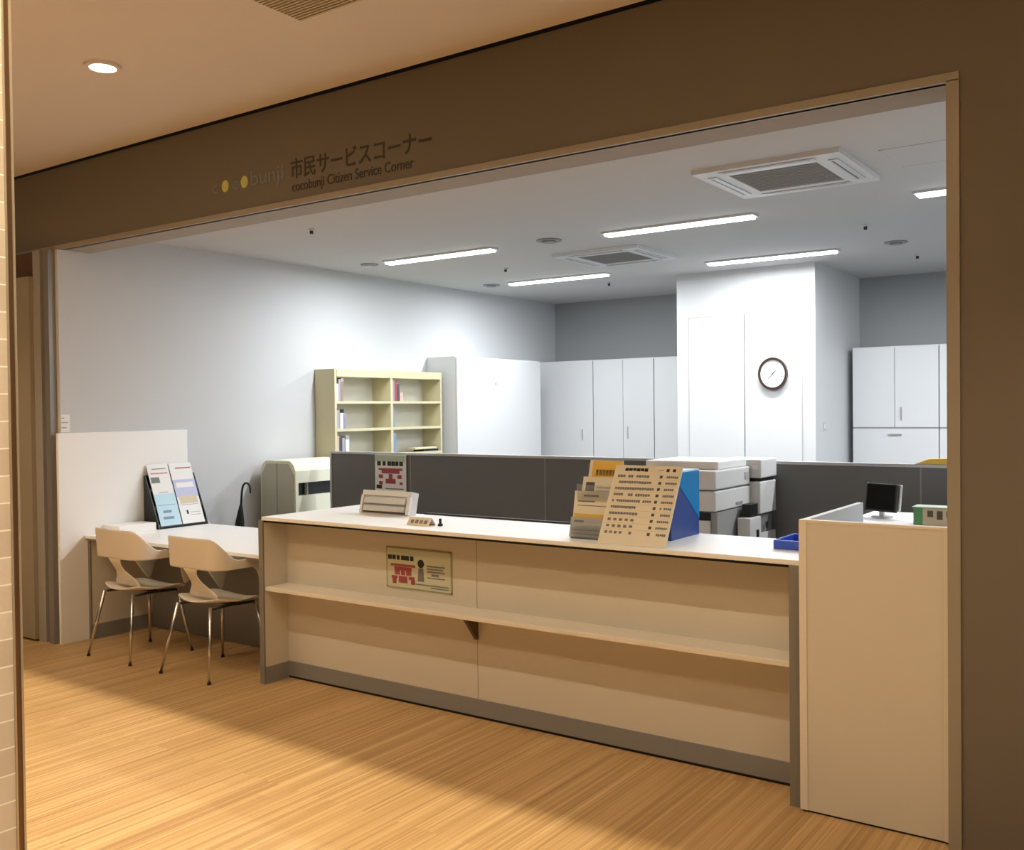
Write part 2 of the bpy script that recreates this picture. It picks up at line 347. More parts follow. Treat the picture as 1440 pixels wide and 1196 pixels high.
# ------------------------------------------------------------------ right hand screen panel
s_ = thing('screen_panel', 'tall plain cream screen panel at the right end of the counter', 'screen', (-.96, 3.67, 0))
B(-1.232, 3.652, .008, -.705, 3.676, 1.108).build('front_panel', M['counter'], s_)
B(-1.228, 3.656, 0, -.705, 3.676, .008).build('base_shadow_strip', M['dark'], s_)  # dark strip drawn as the shadow at the panel's foot
B(-1.236, 3.650, 1.108, -.705, 3.680, 1.118).build('top_edge', M['cream_edge'], s_)
B(-1.236, 3.648, .008, -1.208, 3.6525, 1.108).build('corner_edge', M['cream_edge'], s_)
B(-.722, 3.648, .008, -.705, 3.6525, 1.108).build('corner_edge', M['cream_edge'], s_)
B(-1.232, 3.680, 0, -1.208, 4.425, 1.118).build('side_panel', M['cabinet'], s_)

# ------------------------------------------------------------------ left partition, desk
tag(B(-6.25, 3.565, 0, -6.225, 4.585, 1.423).build('partition_board', M['white_top'], bevel=.002), 'white waist-high board standing along the left wall behind the writing desk', 'partition')
dk = thing('writing_desk', 'low white writing desk built in between the left wall and the counter', 'desk', (-5.3, 4.2, 0))
B(-6.222, 3.745, .698, -4.368, 4.63, .72).build('desktop', M['white_top'], dk, bevel=.002)
B(-6.222, 3.752, .686, -4.368, 4.60, .698).build('underside', M['grey_edge'], dk)
e = B(-6.222, 3.775, 0, -6.200, 4.60, .686).build('side_panel', M['counter'], dk)
B(-6.224, 3.765, 0, -6.198, 3.775, .698).build('edge_strip', M['grey_edge'], e)
B(-6.200, 3.775, 0, -6.196, 4.24, .10).build('kick_strip', M['kick'], e)
B(-6.200, 4.245, 0, -4.368, 4.265, .686).build('modesty_panel', M['kick'], dk)
tag(B(-6.222, 3.88, .72, -6.03, 4.17, .776).build('paper_box', M['white_top'], bevel=.003), 'flat white box on the writing desk against the left board', 'box')

# leaflet rack facing +X, leaning back
rk = thing('leaflet_rack', 'black slanted leaflet rack standing on the left end of the writing desk', 'rack', (-6.12, 4.41, .72))
for y in (4.20, 4.615):
    MB().prism([(-6.215, .72), (-6.04, .72), (-6.06, .78), (-6.20, 1.10), (-6.215, 1.10)], 'y', y, y+.006).build('side_plate', M['black'], rk)
B(-6.218, 4.206, .72, -6.212, 4.615, 1.10).build('back_plate', M['black'], rk)
B(-6.212, 4.206, .72, -6.04, 4.615, .727).build('base_plate', M['black'], rk)
for k, (x, z) in enumerate(((-6.05, .735), (-6.10, .86), (-6.15, .985))):
    B(x-.012, 4.206, z-.004, x, 4.615, z+.02).build('ledge', M['acrylic'], rk)
def leaflet(y, wd, x, z, hgt, face, prints, label):
    t = thing('leaflet', label, 'leaflet', (x, y+wd/2, z), 'leaflets in the black rack')
    lean = Matrix.Rotation(-math.radians(21), 4, 'Y')
    b = MB().box(-.002, -wd/2, 0, .002, wd/2, hgt).xf(lean); b.xf(Matrix.Translation((x, y+wd/2, z))); b.build('sheet', M[face], t)
    for (a0, a1, c0, c1, mm) in prints:
        b = MB().box(.002, -wd/2+a0*wd, c0*hgt, .003, -wd/2+a1*wd, c1*hgt).xf(lean); b.xf(Matrix.Translation((x, y+wd/2, z))); b.build('print', M[mm], t)
leaflet(4.22, .175, -6.142, .99, .20, 'paper', [(.1, .9, .62, .67, 'pinkink'), (.2, .85, .8, .83, 'greyink'), (.05, .45, .2, .5, 'greyink')], 'white leaflet with a small dark picture, top left of the rack')
leaflet(4.22, .175, -6.092, .865, .19, 'paper', [(.0, 1, .0, .55, 'skyp'), (.3, .7, .6, .63, 'softink')], 'half pale-blue leaflet, middle left of the rack')
leaflet(4.22, .175, -6.044, .74, .19, 'skyp', [(.25, .65, .5, .6, 'b_blue'), (.2, .7, .25, .35, 'b_blue'), (.1, .9, .8, .82, 'b_blue')], 'pale blue leaflet with a dark mark, bottom left of the rack')
leaflet(4.405, .19, -6.142, .99, .20, 'paper', [(.25, .95, .78, .82, 'redink'), (.0, 1, .2, .35, 'lilac')], 'white leaflet with red heading, top right of the rack')
leaflet(4.405, .19, -6.092, .865, .19, 'lilac', [(.1, .9, .1, .4, 'tan'), (.1, .9, .75, .95, 'paper')], 'lilac and tan picture leaflet, middle right of the rack')
leaflet(4.405, .19, -6.044, .74, .20, 'paper', [(.28, .36, .35, .5, 'ink'), (.1, .9, .7, .72, 'softink'), (.45, .9, .4, .42, 'softink'), (.45, .9, .3, .32, 'softink')], 'white leaflet with one small black mark, bottom right of the rack')
tag(MB().prism([(-6.20, .72), (-6.04, .72), (-6.15, .80), (-6.20, .80)], 'y', 4.632, 4.64).build('paper_card', M['paper']), 'small white folded card standing right of the leaflet rack', 'card')

# notice on the wall beside the jamb
n = thing('wall_notice', 'small white notice on the wall beside the left jamb', 'notice', (-6.245, 3.63, 1.44))
B(-6.25, 3.602, 1.430, -6.247, 3.665, 1.548).build('sheet', M['paper'], n)
for z_, w_ in ((1.52, .02), (1.49, .045), (1.455, .035)): B(-6.247, 3.605, z_, -6.246, 3.605+w_, z_+.008).build('text_line', M['softink'], n)

# umbrella behind the desk
u = thing('umbrella', 'furled black umbrella with a hooked handle leaning behind the desk', 'umbrella', (-6.12, 4.95, 0))
def up(t): return (-6.165+.115*t, 4.95, .0+.97*t)
MB().tube([up(t) for t in (.06, .2, .4, .6, .72, .80, .86)], [.012, .022, .034, .040, .034, .022, .010], 12).build('canopy', M['blackf'], u)
MB().tube([up(0), up(.06)], .005).build('tip', M['steel'], u)
hp = [up(.84), up(.96)]
cx, cz = -6.0, .958
hp += [(cx-.045*math.cos(a), 4.95, cz+.045*math.sin(a)) for a in [math.pi*k/8 for k in range(1, 9)]] + [(cx+.045, 4.95, cz-.03)]
MB().tube(hp, .0085).build('handle', M['black'], u)

# ------------------------------------------------------------------ chairs
def make_chair(label):
    t = thing('arm_chair', label, 'chair', (0, 0, 0), 'cream shell chairs at the writing desk')
    # band: back and arms in one piece, chair faces +Y
    def path(a):      # a in [-1,1] ; 0 = middle of the back, returns x,y
        W, R_, D = .252, .10, .37      # half width, corner radius, arm depth
        seg = [W-R_, R_*math.pi/2, D]; tot = sum(seg); d = abs(a)*tot; sg = 1 if a >= 0 else -1
        if d <= seg[0]: return sg*d, -.195, d
        d2 = d-seg[0]
        if d2 <= seg[1]:
            th = d2/R_; return sg*(W-R_+R_*math.sin(th)), -.195+R_-R_*math.cos(th), d
        return sg*(W+.012*((d2-seg[1])/D)), -.195+R_+(d2-seg[1]), d
    def sm(x): x = max(0, min(1, x)); return x*x*(3-2*x)
    mb = MB(); N = 56; K = 8; grid = []
    for i in range(N+1):
        a = -1+2*i/N; x, y, d = path(a)
        top = .825-.135*sm((d-.185)/.17)-.015*sm((d-.4)/.3)
        if d > .62: top -= .06*sm((d-.62)/.1)**2
        bot = .635+.0*d
        bot = bot-.205*sm((d-.46)/.14) if d > .46 else bot      # the arms run down to the seat
        if d > .56: bot = .43+.14*sm((d-.58)/.13)
        row = []
        for k in range(K+1):
            z = bot+(top-bot)*k/K
            lean = .16*(z-.63)*max(0, 1-d/.36)
            inn = -.42*max(0, .60-z)*(1 if x > 0 else -1) if d > .40 else 0      # arm foot tucks inward under the seat edge
            row.append(mb.b.verts.new((x+inn, y-lean, z)))
        grid.append(row)
    for i in range(N):
        for k in range(K): mb.b.faces.new((grid[i][k], grid[i+1][k], grid[i+1][k+1], grid[i][k+1]))
    mb.smooth = True; mb.build('backrest', M['chair'], t, solid=.009, sub=1)
    # spine joining seat and back
    mb = MB(); g2 = []
    for k in range(9):
        q = k/8; z = .452+.21*q; hw = .042+.10*(1-sm(q*1.8))+.04*sm((q-.7)/.3); y = -.10-.095*sm(q*1.1)
        g2.append([mb.b.verts.new((hw*(j_/3-1), y, z)) for j_ in range(7)])
    for k in range(8):
        for j_ in range(6): mb.b.faces.new((g2[k][j_], g2[k][j_+1], g2[k+1][j_+1], g2[k+1][j_]))
    mb.smooth = True; mb.build('spine', M['chair'], t, solid=.010, sub=1)
    # seat
    mb = MB(); g3 = []
    for i in range(13):
        v_ = -1+2*i/12; row = []
        for j_ in range(13):
            u_ = -1+2*j_/12
            # squircle mapping
            x = u_*math.sqrt(1-.42*v_*v_)*.222; y = v_*math.sqrt(1-.34*u_*u_)*.225+.025
            r2 = (u_*u_+v_*v_)/2
            z = .437+.016*abs(u_)**2.2-.030*sm((v_-.55)/.45)-.012*(1-r2)+.014*sm((-v_-.35)/.6)
            row.append(mb.b.verts.new((x, y, z)))
        g3.append(row)
    for i in range(12):
        for j_ in range(12): mb.b.faces.new((g3[i][j_], g3[i][j_+1], g3[i+1][j_+1], g3[i+1][j_]))
    mb.smooth = True; mb.build('seat', M['chair'], t, solid=.012, sub=1)
    mb = MB(); mb.box(-.16, -.02, .408, .16, .02, .420); mb.tube([(-.155, -.15, .412), (-.14, 0, .410), (-.155, .16, .405)], .009); mb.tube([(.155, -.15, .412), (.14, 0, .410), (.155, .16, .405)], .009)
    mb.build('seat_frame', M['black'], t)
    for sx in (-1, 1):
        for sy in (-1, 1):
            a = (sx*.150, sy*.16-.01, .420); b = (sx*.225, sy*.225-.02, .012)
            lg = MB().tube([a, b], [.0115, .0075], 12).build('leg', M['chrome'], t)
            MB().cyl((b[0], b[1], 0), .011, .014, 'z', 14).build('foot_glide', M['black'], lg)
    return t
ch = make_chair('cream plastic armchair with chrome legs at the desk, the one farther from the counter')
ch2 = copy_tree(ch)
ch.location = (-5.575, 3.745, 0)
ch2.location = (-4.815, 3.745, 0)
ch2['label'] = 'cream plastic armchair with chrome legs at the desk, the one next to the counter end'

# ------------------------------------------------------------------ things on the counter
dv = thing('desktop_device', 'small off-white slotted device standing on the counter near its left end', 'device', (-3.80, 4.10, .956))
tiltm = Matrix.Rotation(math.radians(-14), 4, 'X')
def dvb(mb, name, m_): mb.xf(tiltm); mb.xf(Matrix.Translation((-3.80, 4.12, .958))); return mb.build(name, M[m_], dv, bevel=.002)
dvb(MB().box(-.19, .006, 0, .19, .055, .135), 'body', 'copier')
dvb(MB().box(-.19, -.004, .105, .19, .006, .135), 'top_bezel', 'paper')
dvb(MB().box(-.165, -.010, .058, .150, .006, .092), 'upper_rib', 'copier')
dvb(MB().box(-.165, -.010, .014, .150, .006, .046), 'lower_rib', 'copier')
dvb(MB().box(-.170, .000, .046, .155, .0065, .058), 'slot', 'copierg')
dvb(MB().box(-.170, .000, .004, .155, .0065, .014), 'slot', 'bracket')
dvb(MB().box(.165, -.012, 0, .19, .006, .105), 'side_bezel', 'paper')
dvb(MB().box(-.19, -.012, 0, -.172, .006, .105), 'side_bezel', 'paper')
np_ = thing('name_stand', 'small clear tent sign lying on the counter front edge', 'sign', (-3.27, 3.83, .956))
MB().prism([(3.80, .956), (3.83, .996), (3.834, .996), (3.865, .956), (3.861, .956), (3.832, .991), (3.804, .956)], 'x', -3.352, -3.205).build('stand', M['cream_paper'], np_)
mb = MB()
for x in (-3.33, -3.30, -3.27, -3.24): mb.prism([(3.807, .968), (3.818, .983), (3.8165, .984), (3.8055, .969)], 'x', x, x+.018)
mb.build('lettering', M['b_brown'], np_)
st = thing('stamp', 'tiny black stamp beside the small tent sign on the counter', 'stamp', (-3.165, 3.85, .956))
MB().cyl((-3.165, 3.85, .956), .013, .012).build('base', M['black'], st); MB().cyl((-3.165, 3.85, .968), .007, .026).build('grip', M['black'], st)

# display box, price board, flyer stand
bx = thing('blue_box', 'upright dark and bright blue box behind the price board on the counter', 'box', (-2.0, 4.05, .956))
B(-2.12, 3.93, .956, -1.905, 4.225, 1.255).build('body', M['blue'], bx)
MB().prism([(3.94, 1.255), (4.225, 1.255), (4.225, 1.03)], 'x', -1.9055, -1.903).build('bright_corner', M['sky'], bx)
B(-2.12, 3.93, 1.255, -1.903, 4.225, 1.262).build('top_edge', M['skyp'], bx)
def board(name, label, x0, x1, y0, z0, y1, z1, face, thick=.006):
    """leaning board: bottom edge (y0,z0), top edge (y1,z1); returns (thing, fn) where fn adds a raised patch in (u,v)"""
    t = thing(name, label, 'sign', ((x0+x1)/2, (y0+y1)/2, .956))
    L_ = math.hypot(y1-y0, z1-z0); ang = math.atan2(y1-y0, z1-z0)
    T = Matrix.Translation((x0, y0, z0)) @ Matrix.Rotation(-ang, 4, 'X')
    MB().box(0, 0, 0, x1-x0, thick, L_).xf(T).build('board', M[face], t)
    def patch(name, rects, m_, off=.0012, parent=None):
        mb = MB()
        for (u0, v0, u1, v1) in rects: mb.box(u0*(x1-x0), -off, v0*L_, u1*(x1-x0), 0, v1*L_)
        mb.xf(T); return mb.build(name, M[m_], parent or t)
    return t, patch, T, L_
pb, patch, T, L_ = board('price_board', 'large cream fee list board leaning in front of the blue box on the counter', -2.155, -1.825, 3.705, .957, 3.885, 1.292, 'cream_paper')
def chars(u0, u1, v, hh, n, out, gap=.3):
    wd = (u1-u0)/n
    for i in range(n):
        if random.random() < .10: continue
        q = random.uniform(-.12, .12)*hh
        out.append((u0+i*wd, v-hh/2+q, u0+i*wd+wd*(1-gap), v+hh/2))
for i in range(10):
    v = .86-.079*i; row = []; cnt = []
    n_, e_ = [(12, .55), (14, .60), (16, .66), (15, .62), (18, .66), (12, .45), (10, .50), (5, .50), (5, .50), (6, .50)][i]
    chars(.07, e_, v, .030, n_, row, .18 if i < 7 else .45)
    chars(.80, .97, v, .026, 6, row, .2)
    patch('fee_row', row, 'greyink')
    patch('count_mark', [(.70, v-.017, .74, v+.017)], 'b_dark')
    if i < 9: patch('rule_line', [(.04, v-.040, .97, v-.038)], 'tan')
row = []; chars(.16, .57, .945, .036, 7, row, .12); chars(.78, .92, .945, .036, 3, row, .15); row.append((.66, .943, .74, .947))
patch('heading', row, 'ink')
fs = thing('flyer_stand', 'clear tiered flyer stand left of the price board on the counter', 'stand', (-2.24, 3.86, .956))
B(-2.345, 3.79, .956, -2.145, 3.97, .962).build('base', M['acrylic'], fs)
for k, (y, z) in enumerate(((3.80, .962), (3.855, 1.13))):
    B(-2.345, y-.004, z, -2.145, y, z+.07).build('pocket_front', M['acrylic'], fs)
B(-2.345, 3.962, .956, -2.145, 3.968, 1.29).build('back', M['acrylic'], fs)
def flyer(x0, x1, y0, z0, y1, z1, label, face, pr):
    t, pt, T, L2 = board('flyer', label, x0, x1, y0, z0, y1, z1, face, .003)
    t['category'] = 'flyer'; t['group'] = 'flyers in the clear stand'
    for nm, rects, mm in pr: pt(nm, rects, mm)
flyer(-2.325, -2.150, 3.895, 1.14, 3.945, 1.308, 'flyer with a yellow band, rear top of the clear stand', 'cream_paper', [('yellow_band', [(.1, .5, .98, .97)], 'yellow'), ('heading', [(.22+.1*i, .58, .30+.1*i, .74) for i in range(6)], 'bracket')])
flyer(-2.340, -2.155, 3.862, 1.07, 3.905, 1.232, 'cream flyer with a small dark square, below the topmost one', 'cream_paper', [('picture', [(.1, .55, .35, .85)], 'b_dark'), ('lines', [(.42, .68, .95, .74), (.42, .56, .95, .62), (.1, .35, .95, .40), (.1, .22, .95, .26)], 'softink')])
flyer(-2.365, -2.165, 3.835, .99, 3.868, 1.168, 'cream flyer with a dark yellow band, middle of the clear stand', 'cream_paper', [('lines', [(.25, .86, .65, .91), (.1, .72, .55, .75), (.1, .62, .9, .64)], 'greyink'), ('yellow_band', [(.02, .02, .85, .42)], 'yellow'), ('heading', [(.06+.12*i, .08, .16+.12*i, .24) for i in range(6)], 'bracket')])
flyer(-2.365, -2.165, 3.808, .96, 3.83, 1.05, 'plain greyish flyer, lowest and foremost in the clear stand', 'softink', [('lines', [(.1, .75, .35, .85), (.05, .35, .95, .4), (.05, .15, .95, .2)], 'greyink')])

tr = thing('cash_tray', 'glossy blue plastic tray on the counter beside the screen panel', 'tray', (-1.33, 4.0, .956))
mb = MB(); mb.prism([(-1.43, .956), (-1.242, .956), (-1.242, .985), (-1.235, .985), (-1.235, .958), (-1.235, .956)][:2]+[(-1.242, .960), (-1.43, .960)], 'y', 3.94, 4.17); mb.build('base', M['bluetray'], tr)
mb = MB(); mb.box(-1.44, 3.93, .956, -1.242, 3.945, .994); mb.box(-1.44, 4.165, .956, -1.242, 4.18, .994); mb.box(-1.44, 3.945, .956, -1.428, 4.165, .994); mb.box(-1.254, 3.945, .956, -1.242, 4.165, .994)
mb.build('rim', M['bluetray'], tr, bevel=.004)

# ------------------------------------------------------------------ grey office partition
pt_ = thing('office_partition', 'long dark grey fabric partition with a silver cap across the office', 'partition', (-3.2, 5.52, 0))
xs = [-5.63, -4.80, -3.60, -2.40, -1.20, 0.0]
for a, b in zip(xs, xs[1:]):
    p_ = B(a+.004, 5.50, .03, b-.004, 5.53, 1.215).build('panel', M['partition'], pt_)
    B(a, 5.492, 1.215, b, 5.538, 1.232).build('cap', M['ptrim'], p_)
B(-5.645, 5.492, 0, -5.626, 5.538, 1.232).build('end_post', M['ptrim'], pt_)
mb = MB()
for x in xs[1:]: mb.box(x-.004, 5.497, .03, x+.004, 5.533, 1.215)
mb.build('joint', M['seam'], pt_)
ps = thing('partition_poster', 'upright notice with red figures fixed to the left part of the grey partition', 'poster', (-4.99, 5.495, .9))
B(-5.150, 5.486, .90, -4.835, 5.491, 1.218).build('sheet', M['paper'], ps)
B(-5.150, 5.4845, 1.165, -4.845, 5.4862, 1.212).build('green_head', M['palegreen'], ps)
mb = MB()
for i, (x, wd) in enumerate(((-5.125, .035), (-5.07, .03), (-5.02, .035), (-4.98, .035), (-4.94, .03), (-4.90, .035))): mb.box(x, 5.4840, 1.132, x+wd, 5.4862, 1.165)
mb.box(-5.135, 5.4840, .955, -5.08, 5.4862, .985); mb.build('heading', M['ink'], ps)
mb = MB()
for (x, z, a, b) in ((-4.99, 1.105, .12, .008), (-4.99, 1.085, .09, .012), (-5.09, 1.05, .02, .014), (-4.99, 1.05, .018, .02), (-4.90, 1.05, .02, .014), (-4.99, 1.015, .05, .018), (-5.09, 1.0, .018, .012), (-4.885, 1.0, .014, .01)): mb.box(x-a, 5.4840, z-b, x+a, 5.4862, z+b)
mb.build('red_figures', M['redink'], ps)
B(-5.04, 5.484, .955, -4.86, 5.4862, .962).build('footer_line', M['greyink'], ps)

# ------------------------------------------------------------------ copiers
def copier(x0, x1, y0, y1, label, grp):
    t = thing('photocopier', label, 'copier', ((x0+x1)/2, (y0+y1)/2, 0), grp)
    B(x0, y0, .03, x1, y1, .56).build('pedestal', M['copierg'], t)
    B(x0, y0, .56, x1, y1, 1.0).build('paper_unit', M['copierg'], t)
    for k in range(5):
        d_ = B(x0+.02, y0-.012, .20+.16*k, x1-.035, y0, .315+.16*k).build('paper_drawer', M['copier'], t)
        B(x0+.1, y0-.015, .292+.16*k, x1-.12, y0-.012, .308+.16*k).build('drawer_pull', M['black'], d_)
    mb = MB()
    for k in range(5): mb.box(x0+.02, y0-.006, .317+.16*k, x1-.035, y0, .357+.16*k)
    mb.build('drawer_gap', M['black'], t)
    B(x0-.01, y0-.02, 1.005, x1+.0, y1, 1.11).build('engine_body', M['copier'], t, bevel=.006)
    B(x0-.01, y0-.02, 1.118, x1, y1, 1.218).build('scanner_body', M['copier'], t, bevel=.008)
    B(x0+.05, y0-.004, 1.108, x1-.02, y1-.05, 1.120).build('output_slot', M['grille'], t)
    B(x0-.02, y0+.06, 1.218, x1-.02, y1, 1.262).build('document_lid', M['paper'], t, bevel=.008)
    B(x0+.05, y0-.06, 1.205, x1-.25, y0+.05, 1.228).build('control_panel', M['copierg'], t)
    B(x1, y0+.25, 1.02, x1+.004, y1-.12, 1.035).build('side_vent', M['vent'], t)
    B(x1, y0+.38, 1.15, x1+.004, y0+.42, 1.19).build('side_handle', M['softink'], t)
    return t
copier(-2.46, -2.035, 4.74, 5.20, 'large white photocopier with dark paper drawers behind the blue box', 'copiers by the partition')
t = thing('side_printer', 'smaller white stacked printer unit right behind the large photocopier', 'printer', (-2.12, 5.33, 0))
B(-2.30, 5.22, .03, -1.985, 5.46, .84).build('cabinet', M['copier'], t)
B(-2.20, 5.21, .95, -1.98, 5.46, 1.13).build('middle_unit', M['copier'], t, bevel=.006)
B(-2.24, 5.24, .84, -2.0, 5.44, .94).build('dark_recess', M['grille'], t)
B(-2.25, 5.24, 1.13, -1.99, 5.44, 1.150).build('paper_slot', M['black'], t)
B(-2.22, 5.21, 1.150, -1.975, 5.46, 1.255).build('upper_unit', M['copier'], t, bevel=.008)
B(-2.03, 5.205, 1.20, -1.99, 5.21, 1.225).build('button_panel', M['paper'], t)
B(-1.985, 5.30, .865, -1.982, 5.33, .90).build('key_switch', M['black'], t)
B(-2.10, 5.205, 1.09, -2.04, 5.215, 1.115).build('tray_tab', M['copierg'], t)
t = thing('tower_case', 'narrow light grey upright case beside the photocopier with a black switch', 'computer', (-1.98, 4.98, 0))
B(-2.022, 4.98, .03, -1.95, 5.14, .95).build('case', M['copier'], t, bevel=.004)
B(-2.015, 5.03, .95, -1.965, 5.13, 1.02).build('top_unit', M['black'], t)
B(-1.95, 5.07, .82, -1.946, 5.10, .88).build('switch', M['black'], t)

# ------------------------------------------------------------------ staff desk on the right with monitor, green sign
t = thing('staff_desk', 'pale grey staff desk behind the screen panel under the black monitor', 'desk', (-.9, 4.85, 0))
B(-1.35, 4.62, .987, .6, 5.15, 1.007).build('upper_shelf', M['paper'], t)
B(-1.30, 5.12, .72, .6, 5.14, .987).build('back_board', M['black'], t)
B(-1.33, 4.62, .70, .6, 5.15, .72).build('desktop', M['cabinet'], t)
for x in (-1.31, -.2, .57): B(x, 4.66, .0, x+.02, 5.12, .70).build('leg_panel', M['ptrim'], t)
for x in (-1.31, -.2, .57): B(x, 4.66, .72, x+.02, 5.12, .987).build('shelf_support', M['black'], t)
mo = thing('monitor', 'black desktop monitor with a silver edge on the staff desk', 'monitor', (-1.23, 4.85, 1.007))
T = Matrix.Translation((-1.24, 4.82, 1.040)) @ Matrix.Rotation(math.radians(-24), 4, 'Z') @ Matrix.Rotation(math.radians(-8), 4, 'X')
MB().box(-.088, 0, .0, .088, .018, .135).xf(T).build('bezel', M['black'], mo, bevel=.004)
MB().box(-.078, -.0015, .012, .078, .001, .127).xf(T).build('screen', M['screen'], mo)
MB().box(-.07, .018, .01, .095, .034, .135).xf(T).build('silver_shell', M['steel'], mo, bevel=.004)
MB().cyl((-1.235, 4.85, 1.012), .014, .07).build('neck', M['steel'], mo)
MB().cyl((-1.235, 4.85, 1.007), .05, .008).build('foot', M['steel'], mo)
gs = thing('tissue_box', 'green and cream printed box standing on the staff shelf at the right jamb', 'box', (-.85, 4.7, 1.007))
B(-1.045, 4.64, 1.007, -.60, 4.74, 1.085).build('carton', M['tan'], gs)
B(-1.045, 4.6385, 1.007, -1.005, 4.7405, 1.085).build('green_end', M['green'], gs)
mb = MB()
for i in range(9): mb.box(-.985+.04*i, 4.6385, 1.044+random.uniform(-.01, .005), -.985+.04*i+.024, 4.6405, 1.074)
mb.build('lettering', M['bracket'], gs)
B(-.90, 4.638, 1.021, -.62, 4.6405, 1.031).build('white_band', M['paper'], gs)
B(-1.05, 4.635, 1.085, -.60, 4.745, 1.090).build('lid', M['palegreen'], gs)
tag(MB().prism([(-1.235, 1.232), (-.9, 1.232), (-.9, 1.275), (-1.16, 1.262)], 'y', 5.494, 5.535).build('yellow_packet', M['yellow'], bevel=.004), 'small yellow packet lying on the partition cap near the right jamb', 'packet')

# ------------------------------------------------------------------ storage along the left wall
bk = thing('book_truck', 'cream rounded book truck with olive end panel behind the desk', 'cabinet', (-6.0, 5.55, 0))
prof = [(-6.21, .06), (-5.80, .06), (-5.80, 1.08), (-5.825, 1.13), (-5.865, 1.16), (-6.145, 1.16), (-6.185, 1.13), (-6.21, 1.08)]
MB().prism(prof, 'y', 5.27, 5.30).build('end_frame', M['truckc'], bk)
for (a, b) in ((-6.19, -6.012), (-6.002, -5.82)):
    c_ = (a, .10), (b, .10)
    pr = [(a, .10), (b, .10)] + ([(b, 1.135), (-6.13, 1.135), (-6.19, 1.045)] if a < -6.1 else [(b, 1.045), (-5.885, 1.135), (a, 1.135)])
    MB().prism(pr, 'y', 5.262, 5.271).build('end_panel', M['truckg'], bk)
MB().prism(prof, 'y', 5.87, 5.90).build('end_frame', M['truckc'], bk)
MB().prism([(-6.185, 1.13), (-6.145, 1.16), (-5.865, 1.16), (-5.825, 1.13), (-5.80, 1.08), (-5.80, .985), (-5.81, .985), (-5.81, 1.07), (-5.87, 1.145), (-6.14, 1.145), (-6.185, 1.11)], 'y', 5.30, 5.87).build('roll_top', M['truckc'], bk)
B(-6.19, 5.30, .10, -5.82, 5.87, .88).build('lower_body', M['truckc'], bk)
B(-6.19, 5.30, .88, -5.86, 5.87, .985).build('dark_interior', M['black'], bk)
B(-5.858, 5.42, .885, -5.83, 5.43, .985).build('divider', M['truckg'], bk)

bc = thing('bookcase', 'ivory steel double bookcase against the left office wall', 'bookcase', (-6.13, 6.64, 0))
X0, X1 = -6.245, -6.008
B(X0, 5.913, 0, X1, 5.938, 1.915).build('side_panel', M['shelf'], bc)
B(X0, 7.332, 0, X1, 7.357, 1.915).build('side_panel', M['shelf'], bc)
B(X0, 6.620, 0, X1, 6.650, 1.915).build('centre_panel', M['shelf'], bc)
B(X0, 5.938, 0, X0+.008, 7.332, 1.875).build('back_panel', M['shelf_back'], bc)
B(X0, 5.938, 1.848, X1+.004, 7.332, 1.915).build('top_panel', M['shelf'], bc)
SZ = [1.615, 1.375, 1.135, .60, .08]
for z in SZ:
    for (a, b) in ((5.938, 6.620), (6.650, 7.332)): B(X0+.008, a, z, X1, b, z+.022).build('shelf', M['shelf'], bc)
def book(y, th, z, hh, mm, label, grp, depth=.16, top=None):
    x1 = X1-.015
    if top or True:
        t = thing('book', label, 'book', (x1-depth/2, y+th/2, z), grp)
        B(x1-depth, y, z, x1, y+th, z+hh).build('cover', M[mm], t)
        B(x1-depth-.001, y+.003, z+.003, x1-.006, y+th-.003, z+hh+.001).build('pages', M['paper'], t)
        if top: B(x1-.002, y-.001, z+hh-.03, x1+.002, y+th+.001, z+hh+.001).build('spine_label', M[top], t)
z1, z2, z3 = 1.637, 1.397, 1.157
G = 'books in the ivory bookcase'
book(5.945, .028, z1, .15, 'b_white', 'short white volume at the left end of the upper left shelf', G)
book(5.976, .022, z1, .19, 'b_grey', 'grey volume standing second on the upper left shelf', G)
book(6.002, .030, z1, .20, 'b_brown', 'brown volume with pale label on the upper left shelf', G, top='b_pink')
book(5.945, .040, z2, .16, 'b_grey', 'grey binder at the left end of the middle left shelf', G)
book(5.990, .040, z2, .17, 'b_white', 'white binder with a black head on the middle left shelf', G, top='black')
book(6.036, .034, z2, .13, 'b_purple', 'purplish grey binder right of the white one on the middle left shelf', G)
book(5.945, .030, z3, .18, 'b_pink', 'pink volume at the left end of the lower left shelf', G)
book(5.978, .030, z3, .17, 'b_dark', 'dark volume on the lower left shelf beside the pink one', G)
book(6.012, .030, z3, .16, 'b_grey', 'light grey volume in the middle of the lower left shelf row', G)
book(6.050, .046, z3, .18, 'b_white', 'white binder at the right of the lower left shelf row', G, top='b_grey')
book(6.657, .034, z1, .19, 'b_purple', 'lilac grey volume at the left end of the upper right shelf', G)
book(6.694, .030, z1, .19, 'b_red', 'dark red volume on the upper right shelf', G)
book(6.727, .030, z1, .16, 'b_dark', 'black volume right of the dark red one on the upper right shelf', G)
book(6.762, .046, z1, .08, 'b_pink', 'low pale pink volume on the upper right shelf', G)
book(6.657, .030, z2, .17, 'b_blue', 'single thin blue-grey volume on the middle right shelf', G)
book(6.657, .050, z3, .18, 'b_blue', 'thick steel blue binder on the lower right shelf', G)
tag(B(-6.16, 6.98, z3+.022, -6.03, 7.30, z3+.040).build('wooden_tray', M['tan'], bevel=.003), 'flat light wooden tray on the lower right shelf of the bookcase', 'tray')
tag(B(-6.16, 7.10, z3, -6.03, 7.32, z3+.021).build('document_case', M['black'], bevel=.003), 'flat black case under the wooden tray in the bookcase', 'case')

